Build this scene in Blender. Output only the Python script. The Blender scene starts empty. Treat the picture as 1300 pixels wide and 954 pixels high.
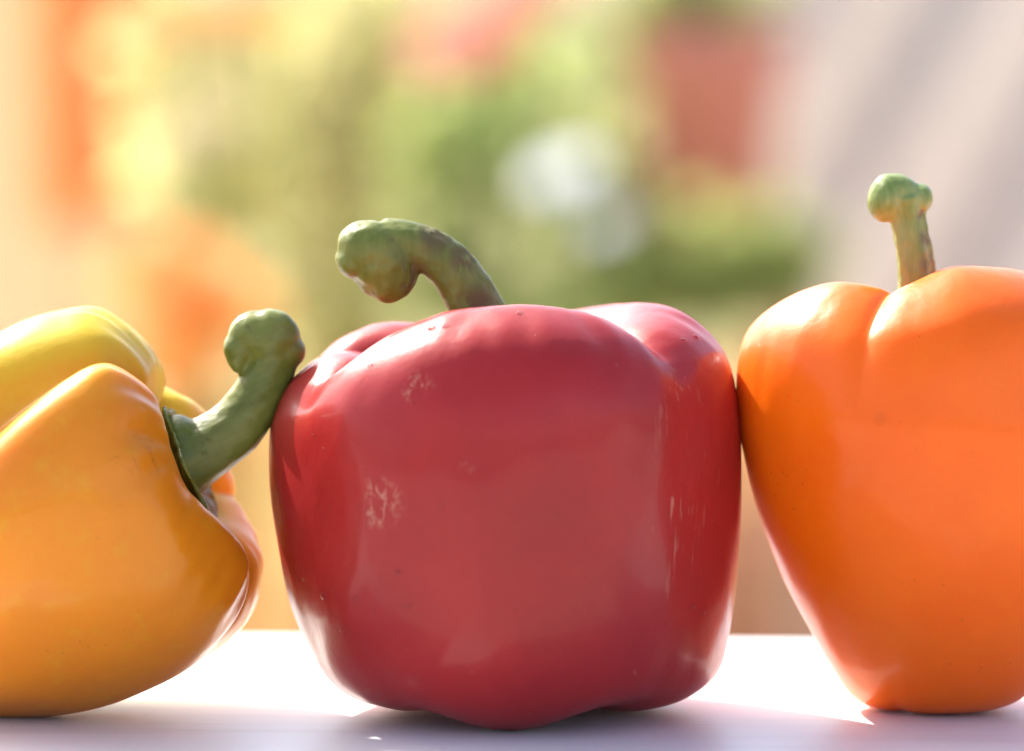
import bpy, bmesh, math, random
import numpy as np
from mathutils import Vector, Matrix, noise
from mathutils.bvhtree import BVHTree

S = bpy.context.scene
COL = S.collection
K = 0.00015                                   # one modelling unit on the peppers = 0.15 mm

# ------------------------------------------------------------------ camera
PITCH = math.radians(4.2)
DIST = 0.9
AIM_Z = 0.0645
cam_d = bpy.data.cameras.new('camera')
cam = bpy.data.objects.new('camera', cam_d); COL.objects.link(cam)
cam.location = (0, -DIST * math.cos(PITCH), AIM_Z + DIST * math.sin(PITCH))
cam.rotation_euler = (math.pi / 2 - PITCH, 0, 0)
cam_d.sensor_width = 36; cam_d.lens = 166
cam_d.clip_start = 0.01; cam_d.clip_end = 500
cam_d.dof.use_dof = True
cam_d.dof.focus_distance = 0.885
cam_d.dof.aperture_fstop = 7.4
S.camera = cam

# ------------------------------------------------------------------ light
SUN_EL, SUN_AZ = math.radians(43), math.radians(-38)   # behind the peppers, to the left
w = bpy.data.worlds.new('World'); S.world = w; w.use_nodes = True
nt = w.node_tree
sky = nt.nodes.new('ShaderNodeTexSky'); sky.sky_type = 'NISHITA'; sky.sun_disc = False
sky.sun_elevation = SUN_EL; sky.sun_rotation = SUN_AZ
sky.air_density = 0.8; sky.dust_density = 3.5; sky.ozone_density = 0.4
bgn = nt.nodes['Background']; bgn.inputs['Strength'].default_value = 0.15
nt.links.new(sky.outputs[0], bgn.inputs[0])
sun_d = bpy.data.lights.new('sun', 'SUN'); sun_d.energy = 4.0; sun_d.angle = math.radians(0.6)
sun_d.color = (1.0, 0.95, 0.87)
sun = bpy.data.objects.new('sun', sun_d); COL.objects.link(sun)
sdir = Vector((math.sin(SUN_AZ) * math.cos(SUN_EL), math.cos(SUN_AZ) * math.cos(SUN_EL), math.sin(SUN_EL)))
sun.rotation_euler = sdir.to_track_quat('Z', 'Y').to_euler()
S.view_settings.view_transform = 'Standard'; S.view_settings.look = 'None'
S.view_settings.gamma = 1.0; S.view_settings.exposure = 1.4
S.render.engine = 'CYCLES'
S.cycles.use_denoising = True

# ------------------------------------------------------------------ helpers
def at(px, py, Y):
    """world point in the plane y = Y seen from the camera at this spot of the photograph"""
    f = 166 / 36 * 1300
    d = Vector(((px - 650) / f, -(py - 477) / f, -1.0))
    d = cam.rotation_euler.to_matrix() @ d
    t = (Y - cam.location.y) / d.y
    return Vector(cam.location) + d * t

def tag(o, label=None, cat=None, group=None, kind=None):
    if label: o['label'] = label
    if cat: o['category'] = cat
    if group: o['group'] = group
    if kind: o['kind'] = kind
    return o

def empty(name, loc=(0, 0, 0)):
    o = bpy.data.objects.new(name, None); COL.objects.link(o); o.location = loc
    o.empty_display_size = 0.01
    return o

def mesh_obj(name, verts, faces, m=None, parent=None, smooth=True):
    me = bpy.data.meshes.new(name)
    me.from_pydata([tuple(v) for v in verts], [], faces); me.update()
    if smooth: me.polygons.foreach_set('use_smooth', [True] * len(me.polygons))
    o = bpy.data.objects.new(name, me); COL.objects.link(o)
    if m: me.materials.append(m)
    if parent: o.parent = parent
    return o

class N:
    """small node graph builder"""
    def __init__(self, name):
        self.m = bpy.data.materials.new(name); self.m.use_nodes = True
        self.t = self.m.node_tree; self.b = self.t.nodes['Principled BSDF']
        self.out = self.t.nodes['Material Output']
        self.tc = self.t.nodes.new('ShaderNodeTexCoord')
    def n(self, typ, props=None, **ins):
        nd = self.t.nodes.new(typ)
        for k, v in (props or {}).items(): setattr(nd, k, v)
        for k, v in ins.items():
            key = int(k[1:]) if k[0] == '_' and k[1:].isdigit() else k.replace('_', ' ')
            self.set(nd.inputs[key], v)
        return nd
    def set(self, sock, v):
        if isinstance(v, bpy.types.NodeSocket): self.t.links.new(v, sock)
        elif isinstance(v, bpy.types.Node): self.t.links.new(v.outputs[0], sock)
        else: sock.default_value = v
    def p(self, **ins):
        for k, v in ins.items(): self.set(self.b.inputs[k.replace('_', ' ')], v)
        return self
    def math(self, op, a, b=0.0, clamp=False):
        nd = self.n('ShaderNodeMath', {'operation': op, 'use_clamp': clamp}); self.set(nd.inputs[0], a); self.set(nd.inputs[1], b)
        return nd.outputs[0]
    def noise(self, scale, detail=2.0, rough=0.5, vec=None, dist=0.0):
        nd = self.n('ShaderNodeTexNoise', Scale=scale, Detail=detail, Roughness=rough, Distortion=dist)
        self.set(nd.inputs['Vector'], vec if vec is not None else self.tc.outputs['Object'])
        return nd.outputs['Fac']
    def mapped(self, scale=(1, 1, 1), loc=(0, 0, 0), rot=(0, 0, 0)):
        nd = self.n('ShaderNodeMapping', Scale=scale, Location=loc, Rotation=rot)
        self.set(nd.inputs['Vector'], self.tc.outputs['Object'])
        return nd.outputs[0]
    def ramp(self, fac, a, b, lo=0.0, hi=1.0):
        nd = self.n('ShaderNodeMapRange', {'clamp': True, 'interpolation_type': 'SMOOTHSTEP'})
        self.set(nd.inputs[0], fac)
        nd.inputs[1].default_value = a; nd.inputs[2].default_value = b
        nd.inputs[3].default_value = lo; nd.inputs[4].default_value = hi
        return nd.outputs[0]
    def mix(self, fac, a, b):
        nd = self.n('ShaderNodeMix', {'data_type': 'RGBA'})
        self.set(nd.inputs[0], fac)
        for sk, v in ((nd.inputs[6], a), (nd.inputs[7], b)):
            self.set(sk, v if isinstance(v, (bpy.types.NodeSocket,)) else (*v, 1.0))
        return nd.outputs[2]
    def near(self, p, r0, r1, vec=None):
        """1 within r0 of the object-space point p, 0 beyond r1"""
        nd = self.n('ShaderNodeVectorMath', {'operation': 'DISTANCE'})
        self.set(nd.inputs[0], vec if vec is not None else self.tc.outputs['Object']); nd.inputs[1].default_value = p
        return self.ramp(nd.outputs['Value'], r0, r1, 1.0, 0.0)
    def bump(self, h, strength=0.2, dist=0.001):
        nd = self.n('ShaderNodeBump', Strength=strength, Distance=dist); self.set(nd.inputs['Height'], h)
        return nd.outputs[0]

def simple(name, col, rough=0.6, var=0.15, scale=8.0, translucent=0.0, tcol=None, spec=0.4):
    g = N(name)
    f = g.noise(scale, 3.0)
    c = g.mix(f, tuple(x * (1 - var) for x in col), tuple(min(1, x * (1 + var)) for x in col))
    g.p(Base_Color=c, Roughness=rough, Specular_IOR_Level=spec)
    if translucent > 0:
        tb = g.n('ShaderNodeBsdfTranslucent')
        tb.inputs[0].default_value = (*(tcol or col), 1)
        mx = g.n('ShaderNodeMixShader'); mx.inputs[0].default_value = translucent
        g.t.links.new(g.b.outputs[0], mx.inputs[1]); g.t.links.new(tb.outputs[0], mx.inputs[2])
        g.t.links.new(mx.outputs[0], g.out.inputs[0])
    return g.m

# ------------------------------------------------------------------ terrace and table
gm = simple('terrace_paving', (0.48, 0.445, 0.40), 0.85, 0.15, 6.0)
FL = -0.74
gr = mesh_obj('ground', [(-60, -60, FL), (60, -60, FL), (60, 60, FL), (-60, 60, FL)], [(0, 1, 2, 3)], gm, smooth=False)
tag(gr, kind='structure')
def sheet(name, y0, y1, dz, m):
    return tag(mesh_obj(name, [(-60, y0, FL + dz), (60, y0, FL + dz), (60, y1, FL + dz), (-60, y1, FL + dz)], [(0, 1, 2, 3)], m, smooth=False), kind='structure')
sheet('path', 3.3, 11.0, 0.004, simple('terracotta_paving', (0.31, 0.155, 0.06), 0.95, 0.15, 3.0, spec=0.0))
sheet('lawn', 11.0, 60.0, 0.008, simple('dry_lawn', (0.30, 0.275, 0.14), 0.95, 0.3, 0.8, spec=0.0))

def box_bm(bm, c, s, bev=0.0, seg=2):
    r = bmesh.ops.create_cube(bm, size=1.0, matrix=Matrix.Translation(c) @ Matrix.Diagonal((*s, 1)))
    if bev:
        es = list({e for v in r['verts'] for e in v.link_edges})
        bmesh.ops.bevel(bm, geom=es, offset=bev, segments=seg, affect='EDGES', profile=0.5)
def bm_obj(name, bm, m, parent=None, smooth=False):
    me = bpy.data.meshes.new(name); bm.to_mesh(me); bm.free(); me.materials.append(m)
    if smooth: me.polygons.foreach_set('use_smooth', [True] * len(me.polygons))
    o = bpy.data.objects.new(name, me); COL.objects.link(o)
    if parent: o.parent = parent
    return o

g = N('white_table_paint')
f = g.noise(40, 4)
grain = g.noise(120, 5, 0.65, g.mapped((0.06, 1, 1)))
c = g.mix(f, (0.78, 0.775, 0.76), (0.84, 0.835, 0.82))
c = g.mix(g.ramp(grain, 0.52, 0.68, 0, 0.5), c, (0.66, 0.64, 0.61))
c = g.mix(g.ramp(g.noise(700, 2), 0.70, 0.75, 0, 0.6), c, (0.45, 0.40, 0.34))
g.p(Base_Color=c, Roughness=0.4, Normal=g.bump(g.noise(300, 3), 0.05, 0.0005))
table_m = g.m
TB = 0.112                                       # rear edge behind the peppers
tbl = tag(empty('table', (0, 0, FL)), 'narrow white painted table carrying the three peppers', 'table')
tbl.rotation_euler = (0, 0, math.radians(-3.8))
bm = bmesh.new(); box_bm(bm, (0, TB - 0.092, -FL - 0.0125), (1.3, 0.184, 0.025), 0.002, 3)
bm_obj('table_top', bm, table_m, tbl)
for sx in (-1, 1):
    for sy in (-0.154, -0.03):
        bm = bmesh.new(); box_bm(bm, (sx * 0.58, TB + sy, (-FL - 0.025) / 2), (0.045, 0.045, -FL - 0.025), 0.003, 2)
        bm_obj('leg', bm, table_m, tbl)

# ------------------------------------------------------------------ bell peppers
def catmull(P, n):
    P = np.asarray(P, float)
    Q = np.vstack([2 * P[0] - P[1], P, 2 * P[-1] - P[-2]])
    seg = len(P) - 1
    t = np.linspace(0, seg, n); i = np.minimum(t.astype(int), seg - 1); u = (t - i)[:, None]
    p0, p1, p2, p3 = Q[i], Q[i + 1], Q[i + 2], Q[i + 3]
    return 0.5 * (2 * p1 + (p2 - p0) * u + (2 * p0 - 5 * p1 + 4 * p2 - p3) * u ** 2 + (3 * p1 - p0 - 3 * p2 + p3) * u ** 3)

def pchip_periodic(tk, V, t):
    """tk sorted angles (deg), V (k, ...) values, t query angles"""
    k = len(tk); tk = np.asarray(tk, float); V = np.asarray(V, float)
    h = np.diff(np.append(tk, tk[0] + 360.0))
    sh = (k,) + (1,) * (V.ndim - 1)
    d = (np.roll(V, -1, 0) - V) / h.reshape(sh)
    dm = np.roll(d, 1, 0); hm = np.roll(h, 1)
    w1 = (2 * h + hm).reshape(sh); w2 = (h + 2 * hm).reshape(sh)
    same = (d * dm) > 0
    m = np.where(same, (w1 + w2) / (w1 / np.where(same, dm, 1) + w2 / np.where(same, d, 1)), 0.0)
    tq = (np.asarray(t) - tk[0]) % 360.0 + tk[0]
    i = np.searchsorted(tk, tq, 'right') - 1
    hh = h[i]; u = (tq - tk[i]) / hh
    sh2 = (len(tq),) + (1,) * (V.ndim - 1)
    u = u.reshape(sh2); hh = hh.reshape(sh2); j = (i + 1) % k
    return ((2 * u ** 3 - 3 * u ** 2 + 1) * V[i] + (u ** 3 - 2 * u ** 2 + u) * hh * m[i]
            + (-2 * u ** 3 + 3 * u ** 2) * V[j] + (u ** 3 - u ** 2) * hh * m[j])

def pepper_body(keys, grooves, nth=256, ns=150, seed=0.0, lump=3.0, wrinkle=1.5, twist=0.0):
    """keys: (angle, 13 profile points r,z from blossom end to stem); grooves: (angle, width, depth top, depth side, depth bottom)"""
    keys = sorted(keys, key=lambda k: k[0])
    prof = np.array([catmull(k[1], ns) for k in keys])            # k, ns, 2
    th = np.linspace(0, 360, nth, endpoint=False)
    G = pchip_periodic([k[0] for k in keys], prof, th)            # nth, ns, 2
    # profile normals
    T = np.gradient(G, axis=1); Nn = np.stack([T[..., 1], -T[..., 0]], -1)
    Nn /= np.maximum(np.linalg.norm(Nn, axis=-1, keepdims=True), 1e-6)
    s = np.linspace(0, 1, ns)
    for a, wd, dt, ds, db in grooves:
        dth = np.abs((th - a + 180) % 360 - 180)
        pr = np.interp(s, [0, 0.12, 0.3, 0.58, 0.66, 0.73, 0.8, 0.9, 1.0], [0.2 * db, db, ds, ds, ds + 0.2 * (dt - ds), 0.75 * dt, dt, 0.7 * dt, 0])
        wdt = np.interp(s, [0, 0.35, 0.58, 0.70, 1.0], [1.2, 2.4, 1.7, 1.0, 1.0]) * wd
        x = dth[:, None] / wdt[None, :]
        sharp = np.interp(s, [0, 0.15, 0.4, 0.62, 0.70, 1], [0.6, 0.4, 0.0, 0.5, 1, 1])[None, :]
        prf = sharp * np.exp(-np.sqrt(x * x + 0.01) * 1.3) + (1 - sharp) * np.exp(-x * x)
        G = G - Nn * (prf * pr[None, :])[..., None]
    Z = G[..., 1]; an = np.radians(th[:, None] + twist * np.clip(Z.max() - 60 - Z, 0, 260))     # lobes may wind round the fruit
    X = G[..., 0] * np.cos(an); Y = G[..., 0] * np.sin(an)
    verts = []; P = np.stack([X, Y, Z], -1)
    # gentle unevenness, stretched along the fruit
    for i in range(nth):
        for j in range(ns):
            p = P[i, j]; r = math.hypot(p[0], p[1])
            if r > 5:
                d = noise.noise(Vector((p[0] / 105 + seed, p[1] / 105, p[2] / 200))) * lump
                d += noise.noise(Vector((p[0] / 40 + seed, p[1] / 40, p[2] / 70 + 9))) * lump * 0.30
                f = 1 + d / max(r, 60)
                p[0] *= f; p[1] *= f; p[2] += d * 0.4 * min(1, max(0, (s[j] - 0.6) * 4))
                wk = math.exp(-((s[j] - 0.70) / 0.08) ** 2)
                if wrinkle and wk > 0.02:
                    e = wk * wrinkle * noise.noise(Vector((th[i] / 7 + seed, s[j] * 9, seed)))
                    f = 1 + e / r; p[0] *= f; p[1] *= f; p[2] += e
    bot = P[:, 0].mean(0); top = P[:, -1].mean(0)
    verts = [bot] + [P[i, j] for j in range(1, ns - 1) for i in range(nth)] + [top]
    faces = []
    idx = lambda i, j: 1 + (j - 1) * nth + i % nth
    for i in range(nth):
        faces.append((0, idx(i + 1, 1), idx(i, 1)))
        for j in range(1, ns - 2):
            faces.append((idx(i, j), idx(i + 1, j), idx(i + 1, j + 1), idx(i, j + 1)))
        faces.append((idx(i, ns - 2), idx(i + 1, ns - 2), len(verts) - 1))
    return np.array(verts) * K, faces

def tube_into(bm, pts, rad, seg=16, sub=6, ridge=0.0):
    C = catmull(np.column_stack([np.array(pts, float), rad]), (len(pts) - 1) * sub + 1)
    prev = None; rings = []
    up = Vector((0.3, 1, 0.1))
    for i in range(len(C)):
        a = C[max(i - 1, 0)][:3]; b = C[min(i + 1, len(C) - 1)][:3]
        t = Vector(b - a).normalized()
        u = (up - t * up.dot(t)).normalized(); up = u; v = t.cross(u)
        ring = []
        for k in range(seg):
            an = 2 * math.pi * k / seg
            r = C[i][3] * (1 + ridge * math.cos(5 * an))
            ring.append(bm.verts.new(Vector(C[i][:3]) + (u * math.cos(an) + v * math.sin(an)) * r))
        rings.append(ring)
    for a, b in zip(rings[:-1], rings[1:]):
        for k in range(seg):
            bm.faces.new((a[k], a[(k + 1) % seg], b[(k + 1) % seg], b[k]))
    bm.faces.new(rings[0][::-1]); bm.faces.new(rings[-1])

def ball_into(bm, c, s, rot=(0, 0, 0)):
    from mathutils import Euler
    M = Matrix.Translation(c) @ Euler([math.radians(a) for a in rot]).to_matrix().to_4x4() @ Matrix.Diagonal((*s, 1))
    bmesh.ops.create_icosphere(bm, subdivisions=3, radius=1.0, matrix=M)

def blob(name, build, m, parent, voxel=3.0, rough=2.0, seed=0.0, smooth=4, stretch=(14, 14, 14)):
    """solid grown together from tubes and balls, skinned by a voxel remesh"""
    bm = bmesh.new(); build(bm)
    me = bpy.data.meshes.new('tmp'); bm.to_mesh(me); bm.free()
    o = bpy.data.objects.new('tmp', me); COL.objects.link(o)
    md = o.modifiers.new('r', 'REMESH'); md.mode = 'VOXEL'; md.voxel_size = voxel
    sm = o.modifiers.new('s', 'SMOOTH'); sm.factor = 0.5; sm.iterations = smooth
    dg = bpy.context.evaluated_depsgraph_get()
    ev = o.evaluated_get(dg); me2 = bpy.data.meshes.new_from_object(ev)
    bpy.data.objects.remove(o); bpy.data.meshes.remove(me)
    nv = len(me2.vertices); co = np.empty(nv * 3, 'f'); nr = np.empty(nv * 3, 'f')
    me2.vertices.foreach_get('co', co); me2.vertex_normals.foreach_get('vector', nr)
    co = co.reshape(-1, 3); nr = nr.reshape(-1, 3); dd = np.empty((nv, 1), 'f')
    for i in range(nv):
        p = Vector(co[i]); d = noise.noise(Vector((p.x / stretch[0] + seed, p.y / stretch[1], p.z / stretch[2]))) * rough
        d += noise.noise(Vector((p.x / 5 + seed, p.y / 5, p.z / 5))) * rough * 0.3
        dd[i] = d
    me2.vertices.foreach_set('co', ((co + nr * dd) * K).ravel())
    me2.name = name
    me2.polygons.foreach_set('use_smooth', [True] * len(me2.polygons))
    me2.materials.clear(); me2.materials.append(m)
    o2 = bpy.data.objects.new(name, me2); COL.objects.link(o2); o2.parent = parent
    return o2

def pepper_material(name, base, dark, alt, sss_col, alt_mask=None, marks=None, rough=0.36, coat=0.28, sss=0.006):
    g = N(name)
    f1 = g.noise(38, 4, 0.55); f2 = g.noise(150, 3, 0.6)
    c = g.mix(g.ramp(f1, 0.3, 0.75), base, dark)
    if alt_mask: c = g.mix(alt_mask(g), c, alt)
    c = g.mix(g.math('MULTIPLY', g.ramp(f2, 0.5, 0.8), 0.25), c, alt)
    # tiny pale and dark pores
    v = g.n('ShaderNodeTexVoronoi', Scale=420.0); g.set(v.inputs['Vector'], g.tc.outputs['Object'])
    pore = g.math('MULTIPLY', g.ramp(v.outputs['Distance'], 0.05, 0.14, 1.0, 0.0), g.ramp(g.noise(60, 2), 0.5, 0.62))
    c = g.mix(g.math('MULTIPLY', pore, 0.45), c, tuple(x * 0.45 for x in dark))
    bumps = [g.math('MULTIPLY', g.noise(900, 2), 0.35), g.math('MULTIPLY', g.noise(190, 4, 0.55, g.mapped((1, 1, 0.6))), 1.3)]
    r = g.ramp(g.noise(55, 4, 0.6), 0.35, 0.7, rough - 0.06, rough + 0.10)
    if marks: c, hb, r = marks(g, c, r); bumps += hb
    h = bumps[0]
    for b in bumps[1:]: h = g.math('ADD', h, b)
    g.p(Base_Color=c, Roughness=r, Normal=g.bump(h, 0.28, 0.0004), Specular_IOR_Level=0.20,
        Coat_Weight=coat, Coat_Roughness=0.12, Coat_IOR=1.5,
        Subsurface_Weight=0.45, Subsurface_Radius=sss_col, Subsurface_Scale=sss)
    return g.m

def stem_material(name, green, pale, brown, amount, spots=()):
    g = N(name)
    st = g.noise(260, 4, 0.6, g.mapped((1, 1, 0.25)))
    c = g.mix(g.ramp(st, 0.3, 0.7), green, pale)
    b = g.ramp(g.math('ADD', g.noise(120, 5, 0.65), g.math('MULTIPLY', st, 0.25)), amount, amount + 0.09)
    for p, r in spots:                                     # scabby, bruised places
        k = g.math('MULTIPLY', g.near(tuple(x * K for x in p), r * K * 0.3, r * K), g.ramp(g.noise(300, 5, 0.65, g.mapped((1, 1, 0.4))), 0.38, 0.52))
        b = g.math('MAXIMUM', b, k)
    c = g.mix(g.math('MULTIPLY', b, 0.8), c, brown)
    h = g.math('ADD', g.math('MULTIPLY', st, 1.0), g.math('MULTIPLY', b, -0.6))
    g.p(Base_Color=c, Roughness=g.ramp(b, 0, 1, 0.38, 0.75), Normal=g.bump(h, 0.5, 0.0005), Specular_IOR_Level=0.3,
        Coat_Weight=0.05, Coat_Roughness=0.25,
        Subsurface_Weight=0.12, Subsurface_Radius=(0.4, 0.8, 0.2), Subsurface_Scale=0.003)
    return g.m

def pale_scratch(g, p, r, scale, thr, stretch=(1, 1, 1), rot=(0, 0, 0)):
    """thin corky lines gathered round the point p"""
    nz = g.noise(scale, 4, 0.6, g.mapped(stretch, rot=rot), 0.8)
    line = g.ramp(g.math('ABSOLUTE', g.math('SUBTRACT', nz, 0.5)), 0.0, thr, 1.0, 0.0)
    blot = g.ramp(g.noise(420, 3), 0.42, 0.56)
    return g.math('MULTIPLY', g.math('MULTIPLY', line, blot), g.near(p, r * 0.25, r))

GROUP = 'bell peppers on the white table'

# ---- red pepper, upright in the middle
red = tag(empty('bell_pepper', ((642 - 650) * K, 0, 0)), 'glossy dark red bell pepper standing upright in the middle', 'bell pepper', GROUP)
keys = [
    (-178, [(0, 26), (90, 12), (178, 10), (236, 52), (280, 140), (299, 250), (303, 325), (297, 380), (272, 428), (215, 462), (150, 450), (85, 400), (0, 385)]),
    (-148, [(0, 26), (90, 10), (180, 6), (244, 44), (280, 135), (298, 245), (301, 335), (292, 400), (264, 446), (208, 474), (140, 460), (80, 400), (0, 385)]),
    (-130, [(0, 26), (90, 10), (180, 5), (246, 43), (284, 132), (301, 243), (303, 340), (293, 414), (262, 466), (204, 500), (135, 482), (80, 415), (0, 385)]),
    (-112, [(0, 26), (90, 8), (175, 2), (248, 42), (288, 128), (304, 240), (306, 345), (294, 428), (258, 488), (190, 522), (125, 503), (80, 430), (0, 385)]),
    (-84,  [(0, 26), (90, 8), (180, 0), (250, 40), (288, 120), (304, 240), (306, 350), (294, 436), (258, 495), (185, 529), (125, 512), (80, 440), (0, 385)]),
    (-58,  [(0, 26), (90, 8), (180, 2), (252, 40), (288, 120), (300, 240), (300, 345), (290, 430), (256, 489), (190, 522), (130, 508), (80, 430), (0, 385)]),
    (-33,  [(0, 26), (90, 10), (185, 5), (258, 42), (285, 115), (295, 235), (297, 335), (290, 415), (262, 468), (208, 500), (140, 490), (85, 420), (0, 385)]),
    (10,   [(0, 26), (90, 10), (190, 8), (265, 43), (289, 115), (299, 230), (300, 335), (294, 408), (272, 468), (210, 516), (145, 508), (88, 440), (0, 385)]),
    (60,   [(0, 26), (90, 10), (180, 6), (250, 45), (280, 125), (292, 240), (292, 340), (282, 420), (250, 472), (190, 505), (130, 492), (80, 420), (0, 385)]),
    (110,  [(0, 26), (90, 10), (175, 6), (240, 48), (275, 130), (290, 240), (290, 330), (280, 400), (248, 450), (190, 480), (130, 468), (80, 405), (0, 385)]),
    (142,  [(0, 26), (90, 10), (165, 8), (230, 50), (275, 135), (295, 245), (298, 330), (290, 405), (262, 462), (205, 490), (135, 476), (80, 405), (0, 385)]),
]
grooves = [(-152, 9, 50, 8, 14), (-38, 9, 38, 9, 14), (-122, 10, 0, 0, 26), (-56, 10, 0, 2, 26), (84, 10, 45, 12, 26), (164, 8, 34, 6, 20)]
rv, rf = pepper_body(keys, grooves, seed=3.1, lump=4.5)
def red_marks(g, c, r):
    obj = lambda px, py, y: ((px - 642) * K, y * K, (905 - py) * K)
    m = pale_scratch(g, obj(487, 612, -268), 0.0062, 260, 0.055, (1, 1, 0.6))
    m = g.math('MAXIMUM', m, pale_scratch(g, obj(462, 605, -262), 0.0020, 330, 0.07))
    m = g.math('MAXIMUM', m, pale_scratch(g, obj(536, 470, -270), 0.0040, 250, 0.03, (1.6, 1, 0.5), (0, 0.7, 0)))
    m = g.math('MAXIMUM', m, pale_scratch(g, obj(598, 560, -290), 0.0036, 200, 0.02, (1.6, 1, 0.5), (0, 0.8, 0)))
    # long thin corky streaks running down the right groove
    nz = g.noise(900, 3, 0.6, g.mapped((1, 1, 0.07)))
    st = g.math('MULTIPLY', g.ramp(nz, 0.59, 0.65), g.ramp(g.noise(150, 3), 0.42, 0.54))
    st = g.math('MULTIPLY', st, g.near(obj(868, 600, -190), 0.004, 0.011, g.mapped((1, 1, 0.35), (0, 0, (905 - 600) * K * 0.65))))
    m2 = g.math('MAXIMUM', m, g.math('MULTIPLY', st, 0.55))
    any_ = g.ramp(g.noise(310, 4, 0.6, g.mapped((1, 1, 0.35))), 0.70, 0.76)
    m2 = g.math('MAXIMUM', m2, g.math('MULTIPLY', any_, 0.30))
    c = g.mix(g.math('MULTIPLY', m2, 0.6), c, (0.66, 0.38, 0.25))
    r2 = g.math('ADD', r, g.math('MULTIPLY', m2, 0.25))
    return c, [g.math('MULTIPLY', m2, 1.6)], r2
red_m = pepper_material('red_pepper_skin', (0.37, 0.019, 0.019), (0.30, 0.013, 0.015), (0.40, 0.032, 0.020), (1.0, 0.16, 0.08), marks=red_marks, coat=0.22)
red_body = mesh_obj('body', rv, rf, red_m, red)
stem_m0 = lambda *sp: stem_material('green_stem', (0.115, 0.140, 0.018), (0.190, 0.212, 0.042), (0.12, 0.08, 0.04), 0.75, sp)
stem_m = stem_m0()
rs = lambda px, py, y=0: (px - 642, y, 905 - py)
def red_stem(bm):
    tube_into(bm, [rs(625, 480), rs(618, 430), rs(605, 392), rs(583, 352), rs(555, 323), rs(520, 308), rs(486, 306)], [38, 37, 35, 32, 30, 29, 31], 20, 6, 0.04)
    ball_into(bm, rs(474, 314, -4), (47, 42, 36), (0, 18, 0))
    ball_into(bm, rs(497, 345, 0), (34, 36, 39), (0, 22, 0))
    ball_into(bm, rs(450, 328, 0), (25, 34, 24), (0, 40, 0))
    ball_into(bm, rs(478, 350, 6), (32, 30, 26), (0, 35, 0))
    ball_into(bm, rs(486, 330, -2), (44, 40, 40), (0, 20, 0))
    ball_into(bm, rs(545, 303, 0), (36, 22, 14), (0, 27, 0))
    ball_into(bm, rs(532, 294, -6), (14, 16, 9), (0, 20, 0))
    ball_into(bm, rs(572, 312, -4), (17, 15, 9), (0, 32, 0))
red_stem_m = stem_m0((rs(552, 300, -15), 34), (rs(588, 326, -20), 30), (rs(520, 345, -20), 34), (rs(605, 385, -25), 36))
blob('stem', red_stem, red_stem_m, red, 2.6, 1.2, 1.0, 18)
def calyx(bm, c, R, zc, sag, n=6, seed=0):
    ring = []
    cen = bm.verts.new((c[0], c[1], zc + 10)); cen2 = bm.verts.new((c[0], c[1], zc - 6))
    rnd = random.Random(seed); M = 72
    top = []; bot = []
    for k in range(M):
        a = 2 * math.pi * k / M
        r = R * (1 + 0.10 * math.cos(n * a + seed) + rnd.uniform(-0.05, 0.05))
        for L, dz in ((top, 6), (bot, -3)):
            L.append((bm.verts.new((c[0] + 0.55 * r * math.cos(a), c[1] + 0.55 * r * math.sin(a), zc + dz + sag * 0.25)),
                      bm.verts.new((c[0] + r * math.cos(a), c[1] + r * math.sin(a), zc + dz * 0.5 + sag))))
    for k in range(M):
        j = (k + 1) % M
        bm.faces.new((cen, top[k][0], top[j][0])); bm.faces.new((top[k][0], top[k][1], top[j][1], top[j][0]))
        bm.faces.new((cen2, bot[j][0], bot[k][0])); bm.faces.new((bot[k][0], bot[j][0], bot[j][1], bot[k][1]))
        bm.faces.new((top[k][1], bot[k][1], bot[j][1], top[j][1]))
blob('calyx', lambda bm: calyx(bm, (-25, 0), 78, 398, 12, 6, 1), stem_m, red, 2.6, 1.5, 2.0, 1)

# ---- orange pepper, upright at the right
orange = tag(empty('bell_pepper', ((1165 - 650) * K, 0.004, 0)), 'bright orange heart-shaped bell pepper cut off by the right edge', 'bell pepper', GROUP)
side = [(0, 8), (45, 2), (78, 14), (108, 52), (140, 108), (172, 172), (200, 245), (222, 325), (232, 400)]
def oprof(f, crest_r, H, sh, low=0.0, cav=420):
    """f scales the girth; shoulder point sh, crest of the lobe at radius crest_r and height H"""
    b = [(r * (f + low * max(0, 1 - z / 420) ** 1.2), z) for r, z in side]
    return b + [sh, (crest_r, H), (crest_r * 0.52, H - 32), (0, cav)]
keys = [
    (-180, oprof(1.00, 135, 538, (214, 490))),
    (-140, oprof(1.00, 140, 552, (214, 492))),
    (-112, oprof(1.04, 118, 546, (210, 494))),
    (-66,  oprof(1.06, 120, 572, (218, 512), 0.35)),
    (-25,  oprof(1.12, 140, 566, (236, 505), 0.62)),
    (30,   oprof(1.10, 140, 548, (230, 495), 0.62)),
    (80,   oprof(1.00, 130, 520, (205, 480), 0.3)),
    (130,  oprof(1.00, 130, 520, (205, 480))),
]
grooves = [(-112, 6, 13, 0, 4), (12, 10, 36, 10, 12), (160, 10, 36, 6, 12), (95, 10, 36, 8, 12)]
ov, of_ = pepper_body(keys, grooves, seed=11.7, lump=3.5)
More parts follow.
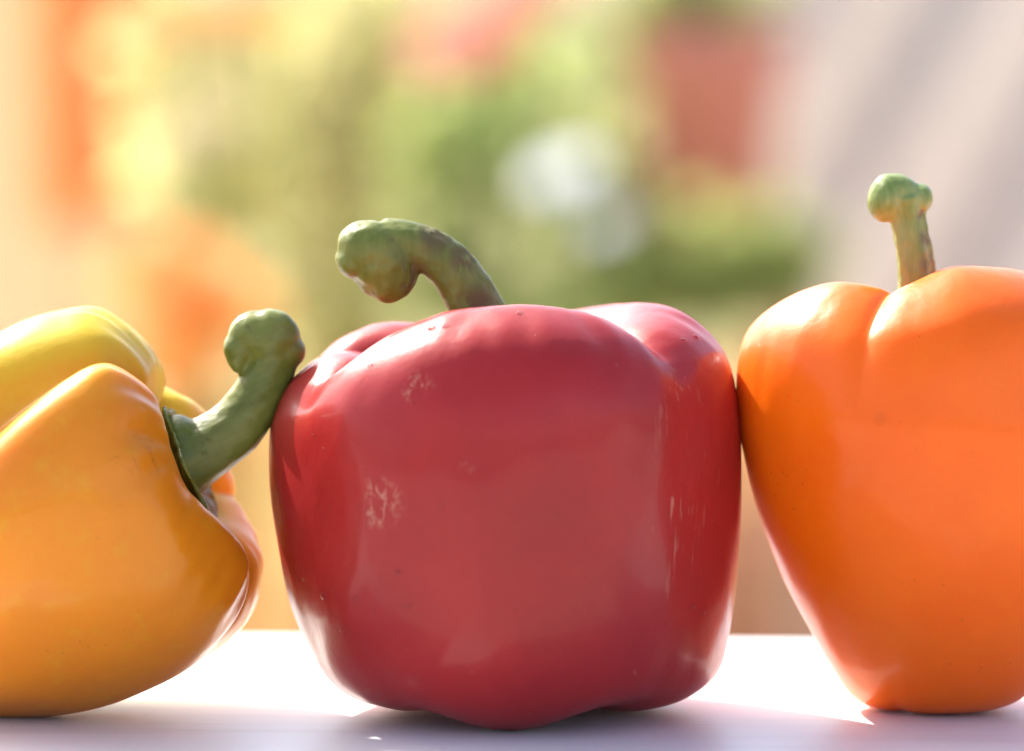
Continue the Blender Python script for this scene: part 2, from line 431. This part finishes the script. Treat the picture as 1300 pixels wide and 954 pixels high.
def orange_marks(g, c, r):
    obj = lambda px, py, y: ((px - 1172) * K, y * K, (905 - py) * K)
    d = g.n('ShaderNodeVectorMath', {'operation': 'DISTANCE'}); g.set(d.inputs[0], g.tc.outputs['Object']); d.inputs[1].default_value = obj(1111, 513, -228)
    ring = g.math('MULTIPLY', g.ramp(d.outputs['Value'], 0.0004, 0.0010), g.ramp(d.outputs['Value'], 0.0011, 0.0019, 1.0, 0.0))
    m = pale_scratch(g, obj(1020, 790, -130), 0.006, 250, 0.02, (1.6, 1, 0.6))
    c = g.mix(g.math('MULTIPLY', ring, 0.25), c, (0.60, 0.10, 0.012))
    c = g.mix(g.math('MULTIPLY', m, 0.5), c, (0.95, 0.55, 0.25))
    return c, [g.math('MULTIPLY', ring, -0.6)], r
or_m = pepper_material('orange_pepper_skin', (0.90, 0.155, 0.003), (0.84, 0.125, 0.002), (0.92, 0.19, 0.005), (1.0, 0.32, 0.06), marks=orange_marks, coat=0.2, sss=0.009)
mesh_obj('body', ov, of_, or_m, orange)
os_ = lambda px, py, y=0: (px - 1165, y, 905 - py)
stem2_m = stem_material('pale_green_stem', (0.13, 0.195, 0.03), (0.27, 0.32, 0.11), (0.13, 0.085, 0.075), 0.78, [(os_(1182, 335, -14), 24), (os_(1177, 300, -14), 18), (os_(1168, 270, -15), 12)])
def orange_stem(bm):
    tube_into(bm, [os_(1172, 480), os_(1169, 400), os_(1166, 355), os_(1161, 315), os_(1153, 278), os_(1146, 250)], [34, 30, 25, 23, 23, 29], 18, 6, 0.12)
    ball_into(bm, os_(1126, 250, -6), (24, 28, 32), (0, 12, 0))
    ball_into(bm, os_(1140, 241, 0), (28, 28, 22), (0, 14, 0))
    ball_into(bm, os_(1168, 252, 4), (18, 24, 21), (0, 25, 0))
blob('stem', orange_stem, stem2_m, orange, 2.4, 1.2, 5.0, 14)
blob('calyx', lambda bm: calyx(bm, (-3, 0), 72, 432, 12, 5, 2), stem2_m, orange, 2.6, 1.5, 3.0, 1)

# ---- yellow pepper, lying on its side at the left
TILT = math.radians(24)
yel = tag(empty('bell_pepper', at(245, 582, 0.0)), 'yellow-orange bell pepper lying on its side at the left', 'bell pepper', GROUP)
ax = Vector((math.cos(TILT), 0, math.sin(TILT))); pp = Vector((-math.sin(TILT), 0, math.cos(TILT)))
Mx = Matrix((pp, Vector((0, -1, 0)), ax)).transposed()
YO = Vector((245, 0, 582))
def yl(px, py, y=0):
    """photo spot on the fruit -> fruit coordinates (x up, y to the viewer, z along the stem)"""
    dx, dz = px - 245, 582 - py
    return (dx * -math.sin(TILT) + dz * math.cos(TILT), y, dx * math.cos(TILT) + dz * math.sin(TILT))
def yprof(f, H, cr=0.62, low=1.0):
    """fruit coordinates with the stem base at z = 0: blossom end near -500, lobe shoulder at H"""
    R = 246 * f
    return [(0, -480), (40, -492), (85 * f, -478), (0.60 * R * low, -430), (0.80 * R * low, -340), (0.94 * R * (1 + low) / 2, -240), (1.0 * R, -150),
            (0.985 * R, -82), (0.88 * R, -30 + H * 0.45), (cr * R, H), (0.40 * R, H - 18), (0.24 * R, -50), (0, -58)]
keys = [
    (-12,  yprof(1.02, 6, 0.58)),
    (26,   yprof(0.90, -8, 0.56)),
    (50,   yprof(1.07, 2, 0.60)),
    (95,   yprof(1.03, -8, 0.58)),
    (140,  yprof(1.06, 20, 0.66, 1.03)),
    (168,  yprof(1.00, 14, 0.64, 1.05)),
    (-160, yprof(1.05, 24, 0.64, 1.04)),
    (-120, yprof(1.00, 24, 0.62)),
    (-80,  yprof(0.98, 28, 0.62)),
    (-45,  yprof(0.90, 8, 0.60)),
]
grooves = [(28, 9, 40, 34, 20), (170, 9, 34, 12, 16), (-122, 9, 13, 8, 16), (-48, 9, 38, 16, 16)]
yv, yf = pepper_body(keys, grooves, seed=21.3, lump=5.0, wrinkle=4.0, twist=0.085)
def yel_alt(g):
    sx = g.n('ShaderNodeSeparateXYZ'); g.set(sx.inputs[0], g.tc.outputs['Object'])
    a = g.ramp(g.math('SUBTRACT', sx.outputs[0], g.math('MULTIPLY', sx.outputs[1], 0.75)), 0.004, 0.030)
    tip = g.math('MULTIPLY', g.ramp(sx.outputs[0], 0.016, 0.026), 0.45)
    back = g.math('MULTIPLY', g.ramp(sx.outputs[1], 0.006, -0.008), 1.0)
    f = g.math('MAXIMUM', g.math('MAXIMUM', a, tip), back)
    return g.math('MULTIPLY', f, g.ramp(g.noise(45, 3), 0.2, 0.5, 0.65, 1.0))
def yel_marks(g, c, r):
    V = lambda px, py, y: tuple(x * K for x in yl(px, py, y))
    m = None
    for px, py, rr in ((140, 688, 0.0016), (253, 812, 0.0022), (245, 838, 0.0014), (160, 480, 0.0034), (165, 563, 0.0020)):
        k = g.near(V(px, py, 235), rr * 0.3, rr, None)
        # thin slit inside the spot
        nz = g.noise(230, 3, 0.5, g.mapped((1, 1, 1), rot=(0.4, 0.2, 0.6)))
        ln = g.math('MULTIPLY', k, g.ramp(g.math('ABSOLUTE', g.math('SUBTRACT', nz, 0.5)), 0.0, 0.05, 1.0, 0.0))
        m = ln if m is None else g.math('MAXIMUM', m, ln)
    # crack near the stem
    nz = g.noise(180, 4, 0.55, g.mapped((0.5, 1, 2.0)))
    cr = g.math('MULTIPLY', g.ramp(g.math('ABSOLUTE', g.math('SUBTRACT', nz, 0.5)), 0.0, 0.035, 1.0, 0.0), g.near(V(185, 570, 205), 0.002, 0.007))
    m = g.math('MAXIMUM', m, cr)
    # corky patch on the far shoulder
    ck = g.math('MULTIPLY', g.near(V(312, 690, -110), 0.004, 0.009), g.ramp(g.noise(200, 4), 0.42, 0.55))
    c = g.mix(g.math('MULTIPLY', m, 0.6), c, (0.30, 0.085, 0.010))
    c = g.mix(g.math('MULTIPLY', ck, 0.6), c, (0.55, 0.33, 0.13))
    return c, [g.math('MULTIPLY', m, -0.8)], g.math('ADD', r, g.math('MULTIPLY', ck, 0.3))
ye_m = pepper_material('yellow_pepper_skin', (0.70, 0.235, 0.008), (0.62, 0.185, 0.006), (0.66, 0.50, 0.022), (1.0, 0.45, 0.05), alt_mask=yel_alt, marks=yel_marks, coat=0.22, sss=0.011)
yb = mesh_obj('body', yv, yf, ye_m, yel)
yel.matrix_world = Matrix.Translation(at(245, 582, 0.0)) @ Mx.to_4x4()
def yel_stem(bm):
    tube_into(bm, [yl(215, 596), yl(240, 582), yl(268, 566), yl(302, 540), yl(330, 500), yl(346, 462), yl(350, 432)], [52, 46, 40, 37, 34, 32, 34], 20, 6, 0.03)
    ball_into(bm, yl(232, 558, 4), (34, 38, 24), (0, 0, 0))
    ball_into(bm, yl(345, 430), (40, 36, 38))
    ball_into(bm, yl(322, 424), (30, 32, 33))
    ball_into(bm, yl(304, 442, 6), (22, 22, 20))
    ball_into(bm, yl(300, 458, 10), (17, 14, 10))
    ball_into(bm, yl(364, 448), (22, 28, 26))
blob('stem', yel_stem, stem_m, yel, 2.6, 1.0, 8.0, 16)
blob('calyx', lambda bm: calyx(bm, (-14, 0), 90, -26, 22, 6, 4), stem_m, yel, 2.6, 2.0, 4.0, 1)

# ---- water drops left on the red skin
bvh = BVHTree.FromPolygons([tuple(v) for v in rv], rf)
cl = red.location
wm = N('water'); wm.p(Base_Color=(1, 1, 1, 1), Roughness=0.02, IOR=1.33, Transmission_Weight=1.0)
rnd = random.Random(5)
bm = bmesh.new()
spots = [(410, 757, 5.5), (434, 800, 3.5), (548, 417, 6), (566, 414, 4), (470, 464, 3), (452, 760, 3), (385, 735, 2.5), (660, 398, 4), (505, 727, 3),
         (880, 770, 3), (893, 778, 3), (740, 432, 2.5), (415, 690, 2.5), (868, 432, 4), (884, 428, 4.5), (520, 770, 2.5), (560, 640, 2.5)]
spots += [(rnd.uniform(360, 920), rnd.uniform(420, 860), rnd.uniform(1.0, 2.0)) for _ in range(40)]
for px, py, r in spots:
    wp = at(px, py, -0.2); d = (wp - cam.location).normalized()
    hit, nrm, _, _ = bvh.ray_cast(cam.location - cl, d)
    if hit is None: continue
    q = nrm.to_track_quat('Z', 'X').to_matrix().to_4x4()
    bmesh.ops.create_icosphere(bm, subdivisions=2, radius=1.0,
        matrix=Matrix.Translation(hit) @ q @ Matrix.Diagonal((r * K, r * K * rnd.uniform(1.0, 1.5), r * K * 0.45, 1)))
dr = bm_obj('water_drops', bm, wm.m, red, True); tag(dr, kind='stuff')

# ------------------------------------------------------------------ background: terrace garden, far out of focus
def at_floor(px, Y): p = at(px, 477, Y); return Vector((p.x, Y, FL))

def hanging_cloth(name, x0, x1, z0, z1, Y, folds, amp, m, label, cat, skew=0.0, yaw=0.0):
    nx, nz = 120, 24; V = []; F = []
    for j in range(nz + 1):
        for i in range(nx + 1):
            u, v = i / nx, j / nz
            x = x0 + (x1 - x0) * u; z = z0 + (z1 - z0) * v
            ph = u * folds * 2 * math.pi + skew * v
            V.append((x, Y + amp * math.sin(ph + 0.8 * math.sin(ph * 0.37)) + yaw * (x - x0), z))
    for j in range(nz):
        for i in range(nx):
            a = j * (nx + 1) + i; F.append((a, a + 1, a + nx + 2, a + nx + 1))
    o = mesh_obj(name, V, F, m)
    md = o.modifiers.new('thickness', 'SOLIDIFY'); md.thickness = 0.0015
    return tag(o, label, cat)

cream = simple('cream_fabric', (0.82, 0.67, 0.52), 0.9, 0.05, 5, 0.5, (0.86, 0.68, 0.50))
orange_f = simple('orange_fabric', (0.92, 0.52, 0.23), 0.9, 0.06, 5, 0.55, (0.95, 0.56, 0.24))
grey_f = simple('greige_fabric', (0.68, 0.645, 0.61), 0.9, 0.05, 5, 0.4, (0.70, 0.655, 0.61))
a = at(-160, 860, 2.7); b = at(175, -120, 2.7)
hanging_cloth('curtain', a.x, b.x, FL + 0.05, b.z + 0.25, 2.7, 4, 0.012, cream, 'blurred cream curtain hanging at the left edge', 'curtain')
a = at(42, 290, 2.5); b = at(182, -120, 2.5)
hanging_cloth('cloth', a.x, b.x, a.z, b.z + 0.2, 2.5, 3, 0.008, orange_f, 'blurred orange cloth hanging in front of the cream curtain', 'cloth')
a = at(985, 900, 2.9); b = at(1500, -150, 2.9)
hanging_cloth('cloth', a.x, b.x, FL + 0.02, b.z + 0.25, 2.9, 2.2, 0.028, grey_f, 'blurred greige cloth hanging in slanting folds behind the orange pepper', 'cloth', skew=-30.0)

def lathe(profile, n=40):
    V = []; F = []
    for r, z in profile:
        for k in range(n):
            an = 2 * math.pi * k / n; V.append((r * math.cos(an), r * math.sin(an), z))
    for j in range(len(profile) - 1):
        for k in range(n):
            F.append((j * n + k, j * n + (k + 1) % n, (j + 1) * n + (k + 1) % n, (j + 1) * n + k))
    F.append(tuple(range(n))[::-1])
    return V, F

def leaves(centers, count, size, rnd, up=0.2):
    """leaf blades spread through a few soft ellipsoids: (centre, radii, share)"""
    V = []; F = []
    tot = sum(c[2] for c in centers)
    for c, rad, sh in centers:
        for _ in range(int(count * sh / tot)):
            d = Vector((rnd.gauss(0, 1), rnd.gauss(0, 1), rnd.gauss(0, 1))).normalized() * rnd.random() ** 0.45
            p = Vector((c[0] + d.x * rad[0], c[1] + d.y * rad[1], c[2] + d.z * rad[2]))
            t = Vector((rnd.gauss(0, 1), rnd.gauss(0, 1), rnd.gauss(-0.2, 0.7))).normalized()
            s = t.cross(Vector((rnd.gauss(0, 0.5), rnd.gauss(0, 0.5), 1))).normalized()
            n = s.cross(t); L = size * rnd.uniform(0.6, 1.25); W = L * 0.32; i = len(V)
            V += [p, p + t * L * 0.4 + s * W - n * L * 0.06, p + t * L * 0.45 + n * L * 0.05, p + t * L * 0.4 - s * W - n * L * 0.06, p + t * L - n * L * 0.12]
            F += [(i, i + 1, i + 2), (i, i + 2, i + 3), (i + 1, i + 4, i + 2), (i + 2, i + 4, i + 3)]
    return V, F

def stems_to(base, tips, r, rnd):
    bm = bmesh.new()
    for tpt in tips:
        b0 = Vector(base); t = Vector(tpt); m1 = b0.lerp(t, 0.5) + Vector((rnd.uniform(-.02, .02), rnd.uniform(-.02, .02), 0.02))
        tube_into(bm, [b0, m1, t], [r, r * 0.8, r * 0.4], 6, 4)
    return bm

def plant(name, label, cat, base, clumps, count, size, leaf_m, seed, group='plants in the blurred background', r=0.006):
    rnd = random.Random(seed)
    root = tag(empty(name, base), label, cat, group)
    cs = [(Vector(c) - Vector(base), rad, sh) for c, rad, sh in clumps]
    V, F = leaves(cs, count, size, rnd)
    tag(mesh_obj('foliage', V, F, leaf_m, root, False), kind='stuff')
    bm_obj('stems', stems_to((0, 0, 0), [c[0] for c in cs], r, rnd), bark_m, root, True)
    return root

def blossom(name, label, cat, p, size, petal_m, centre_m, n, group, face=(-0.1, -0.55, 0.85), layers=3, drop=0.25):
    """open flower on its own stalk: ring of petals round a disc"""
    root = tag(empty(name, p), label, cat, group)
    q = Vector(face).normalized().to_track_quat('Z', 'Y').to_matrix()
    for L in range(layers):
        for k in range(n):
            an = 2 * math.pi * (k + 0.5 * L) / n; R = size * (1 - 0.28 * L)
            V = []; F = []
            for i in range(5):
                u = i / 4; wv = R * 0.95 * math.pi / n * (0.35 + 1.5 * u * (1.25 - u))
                for s in (-1, 0, 1):
                    x = R * (0.12 + 0.88 * u) - (0.12 * R * abs(s) if i == 4 else 0)
                    z = R * (0.10 + 0.25 * L) * math.sin(u * 2.4) + 0.03 * R * abs(s)
                    v = Vector((x * math.cos(an) - s * wv * math.sin(an), x * math.sin(an) + s * wv * math.cos(an), z))
                    V.append(q @ v)
            for i in range(4):
                for s in range(2):
                    a_ = i * 3 + s; F.append((a_, a_ + 1, a_ + 4, a_ + 3))
            mesh_obj('petal', V, F, petal_m, root)
    V, F = lathe([(0.001, -0.02 * size), (0.2 * size, 0), (0.22 * size, 0.1 * size), (0.12 * size, 0.22 * size), (0.001, 0.25 * size)], 12)
    mesh_obj('flower_centre', [q @ Vector(v) for v in V], F, centre_m, root)
    bm = bmesh.new(); tube_into(bm, [(0, 0, 0), (0.01, 0.02, -drop * 0.5), (0.0, 0.05, -drop)], [0.0025, 0.0025, 0.003], 6, 4)
    bm_obj('stalk', bm, stalk_m, root, True)
    return root

bark_m = simple('bark', (0.16, 0.10, 0.06), 0.9)
stalk_m = simple('stalk', (0.14, 0.22, 0.05), 0.6)
lf_yellow = simple('yellow_green_leaf', (0.44, 0.43, 0.17), 0.5, 0.2, 30, 0.6, (0.74, 0.70, 0.32))
lf_mid = simple('mid_green_leaf', (0.19, 0.26, 0.08), 0.5, 0.2, 30, 0.6, (0.50, 0.60, 0.20))
lf_olive = simple('olive_leaf', (0.30, 0.29, 0.13), 0.5, 0.2, 30, 0.6, (0.62, 0.60, 0.25))
lf_dark = simple('deep_green_leaf', (0.24, 0.28, 0.09), 0.5, 0.2, 30, 0.62, (0.54, 0.60, 0.22))
terra = simple('terracotta', (0.60, 0.22, 0.15), 0.8, 0.12, 20)
glaze = simple('orange_glaze', (0.80, 0.30, 0.05), 0.45, 0.08, 10)
wood_m = simple('brown_wood', (0.60, 0.34, 0.20), 0.7, 0.2, 15)

# tall orange planter with a yellow-green shrub
Y = 2.1
c0 = at(238, 400, Y); sc = (Y + DIST) / 6000; zt = at(238, 500, Y).z; hgt = zt - FL
tp = tag(empty('planter', (c0.x, Y, FL)), 'tall blurred orange planter behind the yellow pepper', 'planter')
Rr = 68 * sc
V, F = lathe([(Rr * 0.72, 0), (Rr * 0.86, hgt * 0.4), (Rr * 0.96, hgt * 0.9), (Rr * 1.05, hgt * 0.92), (Rr * 1.05, hgt), (Rr * 0.93, hgt), (Rr * 0.90, hgt - 0.03), (0.001, hgt - 0.03)])
mesh_obj('pot', V, F, glaze, tp)
P = lambda px, py, y: tuple(at(px, py, y))
plant('shrub', 'blurred yellow-green shrub growing from the tall orange planter', 'shrub', (c0.x, Y, zt - 0.03),
      [(P(270, 170, Y), (0.055, 0.06, 0.06), 3), (P(330, 200, Y + .1), (0.05, 0.05, 0.06), 2), (P(270, 60, Y), (0.07, .05, .05), 1.5), (P(300, 280, Y), (.05, .05, .03), 1)], 240, 0.035, lf_yellow, 3)

# broad green plants in the middle and right
plant('shrub', 'blurred olive-green shrub behind the stem of the red pepper', 'shrub', tuple(at_floor(430, 2.6)),
      [(P(430, 120, 2.6), (0.07, 0.08, 0.14), 3), (P(420, 320, 2.6), (0.06, 0.07, 0.10), 2), (P(500, 30, 2.7), (0.06, 0.06, 0.06), 1.2), (P(420, 560, 2.6), (0.06, 0.06, 0.12), 2)], 700, 0.035, lf_olive, 4)
plant('shrub', 'blurred bright green shrub beside the white flowers', 'shrub', tuple(at_floor(600, 2.3)),
      [(P(575, 190, 2.3), (0.05, 0.06, 0.05), 3), (P(640, 110, 2.35), (0.05, 0.05, 0.05), 1.2), (P(560, 350, 2.3), (0.05, 0.05, 0.05), 1.5), (P(700, 380, 2.3), (0.08, 0.05, 0.04), 1.5), (P(750, 90, 2.6), (0.05, 0.05, 0.07), 1.0), (P(740, 255, 2.5), (0.055, 0.04, 0.05), 2.2)], 680, 0.032, lf_mid, 5)
plant('shrub', 'blurred deep green leafy plant below the terracotta pot', 'shrub', tuple(at_floor(900, 2.25)),
      [(P(900, 345, 2.25), (0.075, 0.05, 0.042), 3), (P(990, 320, 2.25), (0.03, 0.04, 0.035), 0.8), (P(820, 350, 2.25), (0.04, 0.04, 0.04), 1)], 600, 0.03, lf_dark, 6)

# terracotta pot on a wooden stand
Y = 2.5; sc = (Y + DIST) / 6000
pb = at(900, 295, Y); ptop = at(900, 25, Y); H = ptop.z - pb.z; R = 98 * sc
st = tag(empty('plant_stand', (pb.x, Y, FL)), 'blurred brown wooden stand under the terracotta pot', 'plant stand')
hs = pb.z - FL
bm = bmesh.new(); box_bm(bm, (0, 0, hs - 0.012), (0.16, 0.16, 0.022), 0.003); bm_obj('stand_top', bm, wood_m, st)
for sx in (-1, 1):
    for sy in (-1, 1):
        bm = bmesh.new(); box_bm(bm, (sx * 0.06, sy * 0.06, (hs - 0.023) / 2), (0.03, 0.03, hs - 0.023), 0.003); bm_obj('leg', bm, wood_m, st)
pot = tag(empty('flower_pot', (pb.x, Y, pb.z)), 'blurred reddish terracotta pot at the upper right', 'flower pot')
V, F = lathe([(R * 0.75, 0), (R * 0.95, H * 0.75), (R * 1.08, H * 0.76), (R * 1.1, H), (R * 0.98, H), (R * 0.95, H - 0.02), (0.001, H - 0.02)])
mesh_obj('pot', V, F, terra, pot)
plant('pot_plant', 'blurred green plant growing out of the terracotta pot', 'plant', (pb.x, Y, pb.z + H - 0.02),
      [(P(850, 5, Y), (0.05, 0.05, 0.03), 2), (P(800, 60, Y), (0.03, 0.03, 0.03), 0.7), (P(900, -30, Y), (0.06, 0.05, 0.03), 2)], 260, 0.03, lf_mid, 7)

# blossoms
white_p = simple('white_petal', (0.84, 0.86, 0.90), 0.6, 0.03, 20, 0.5, (0.88, 0.89, 0.91))
pink_p = simple('salmon_petal', (0.80, 0.30, 0.22), 0.6, 0.08, 20, 0.45, (0.85, 0.32, 0.22))
orange_p = simple('orange_petal', (0.95, 0.50, 0.12), 0.6, 0.08, 20, 0.6, (0.98, 0.55, 0.14))
yellow_p = simple('yellow_petal', (0.88, 0.52, 0.14), 0.6, 0.08, 20, 0.45, (0.90, 0.54, 0.15))
paleyel_p = simple('pale_yellow_petal', (0.72, 0.63, 0.34), 0.6, 0.05, 20, 0.45, (0.76, 0.66, 0.36))
ctr = simple('flower_eye', (0.55, 0.38, 0.06), 0.8)
blossom('flower', 'blurred white flower, the larger of the two', 'flower', at(715, 222, 1.85), 0.023, white_p, white_p, 6, 'white flowers', (-0.35, -0.4, 0.85))
blossom('flower', 'blurred white flower, the lower and fainter of the two', 'flower', at(772, 285, 1.9), 0.014, white_p, white_p, 6, 'white flowers', (-0.35, -0.4, 0.85))
blossom('flower', 'blurred salmon pink flower above the red pepper stem', 'flower', at(590, 62, 1.95), 0.038, pink_p, ctr, 9, 'salmon flowers')
blossom('flower', 'blurred salmon pink flower cut off by the top edge', 'flower', at(665, -8, 1.95), 0.030, pink_p, ctr, 9, 'salmon flowers')
blossom('flower', 'blurred yellow flower at the top left beside the orange cloth', 'flower', at(215, 20, 1.95), 0.036, yellow_p, ctr, 10, 'yellow and orange flowers')
blossom('flower', 'blurred pale yellow flower in the middle of the yellow-green shrub', 'flower', at(255, 165, 1.95), 0.030, paleyel_p, ctr, 10, 'yellow and orange flowers')
blossom('flower', 'blurred orange flower at the top edge right of the yellow one', 'flower', at(325, 10, 2.05), 0.028, orange_p, ctr, 10, 'yellow and orange flowers')

for px, py, lab in ((205, 352, 'blurred orange flower low at the left, topmost of the three by the yellow pepper'), (268, 405, 'blurred orange flower beside the curled stem of the yellow pepper'), (215, 445, 'blurred orange flower low at the left, just above the yellow pepper')):
    blossom('flower', lab, 'flower', at(px, py, 1.75), 0.042, orange_p, ctr, 10, 'yellow and orange flowers')

# slatted wooden crate low behind the gap between the red and the orange pepper
Y = 2.7; c0 = at(1000, 640, Y); ht = c0.z - FL
cr = tag(empty('crate', (c0.x, Y, FL)), 'blurred brown wooden crate low between the red and orange peppers', 'crate')
for k in range(5):
    for sy in (-1, 1):
        bm = bmesh.new(); box_bm(bm, (0, sy * 0.12, ht * (k + 0.5) / 5), (0.17, 0.012, ht / 5 - 0.008), 0.002); bm_obj('plank', bm, wood_m, cr)
    for sx in (-1, 1):
        bm = bmesh.new(); box_bm(bm, (sx * 0.075, 0, ht * (k + 0.5) / 5), (0.012, 0.222, ht / 5 - 0.008), 0.002); bm_obj('plank', bm, wood_m, cr)
for sx in (-1, 1):
    for sy in (-1, 1):
        bm = bmesh.new(); box_bm(bm, (sx * 0.06, sy * 0.105, ht / 2), (0.015, 0.015, ht), 0.002); bm_obj('post', bm, wood_m, cr)
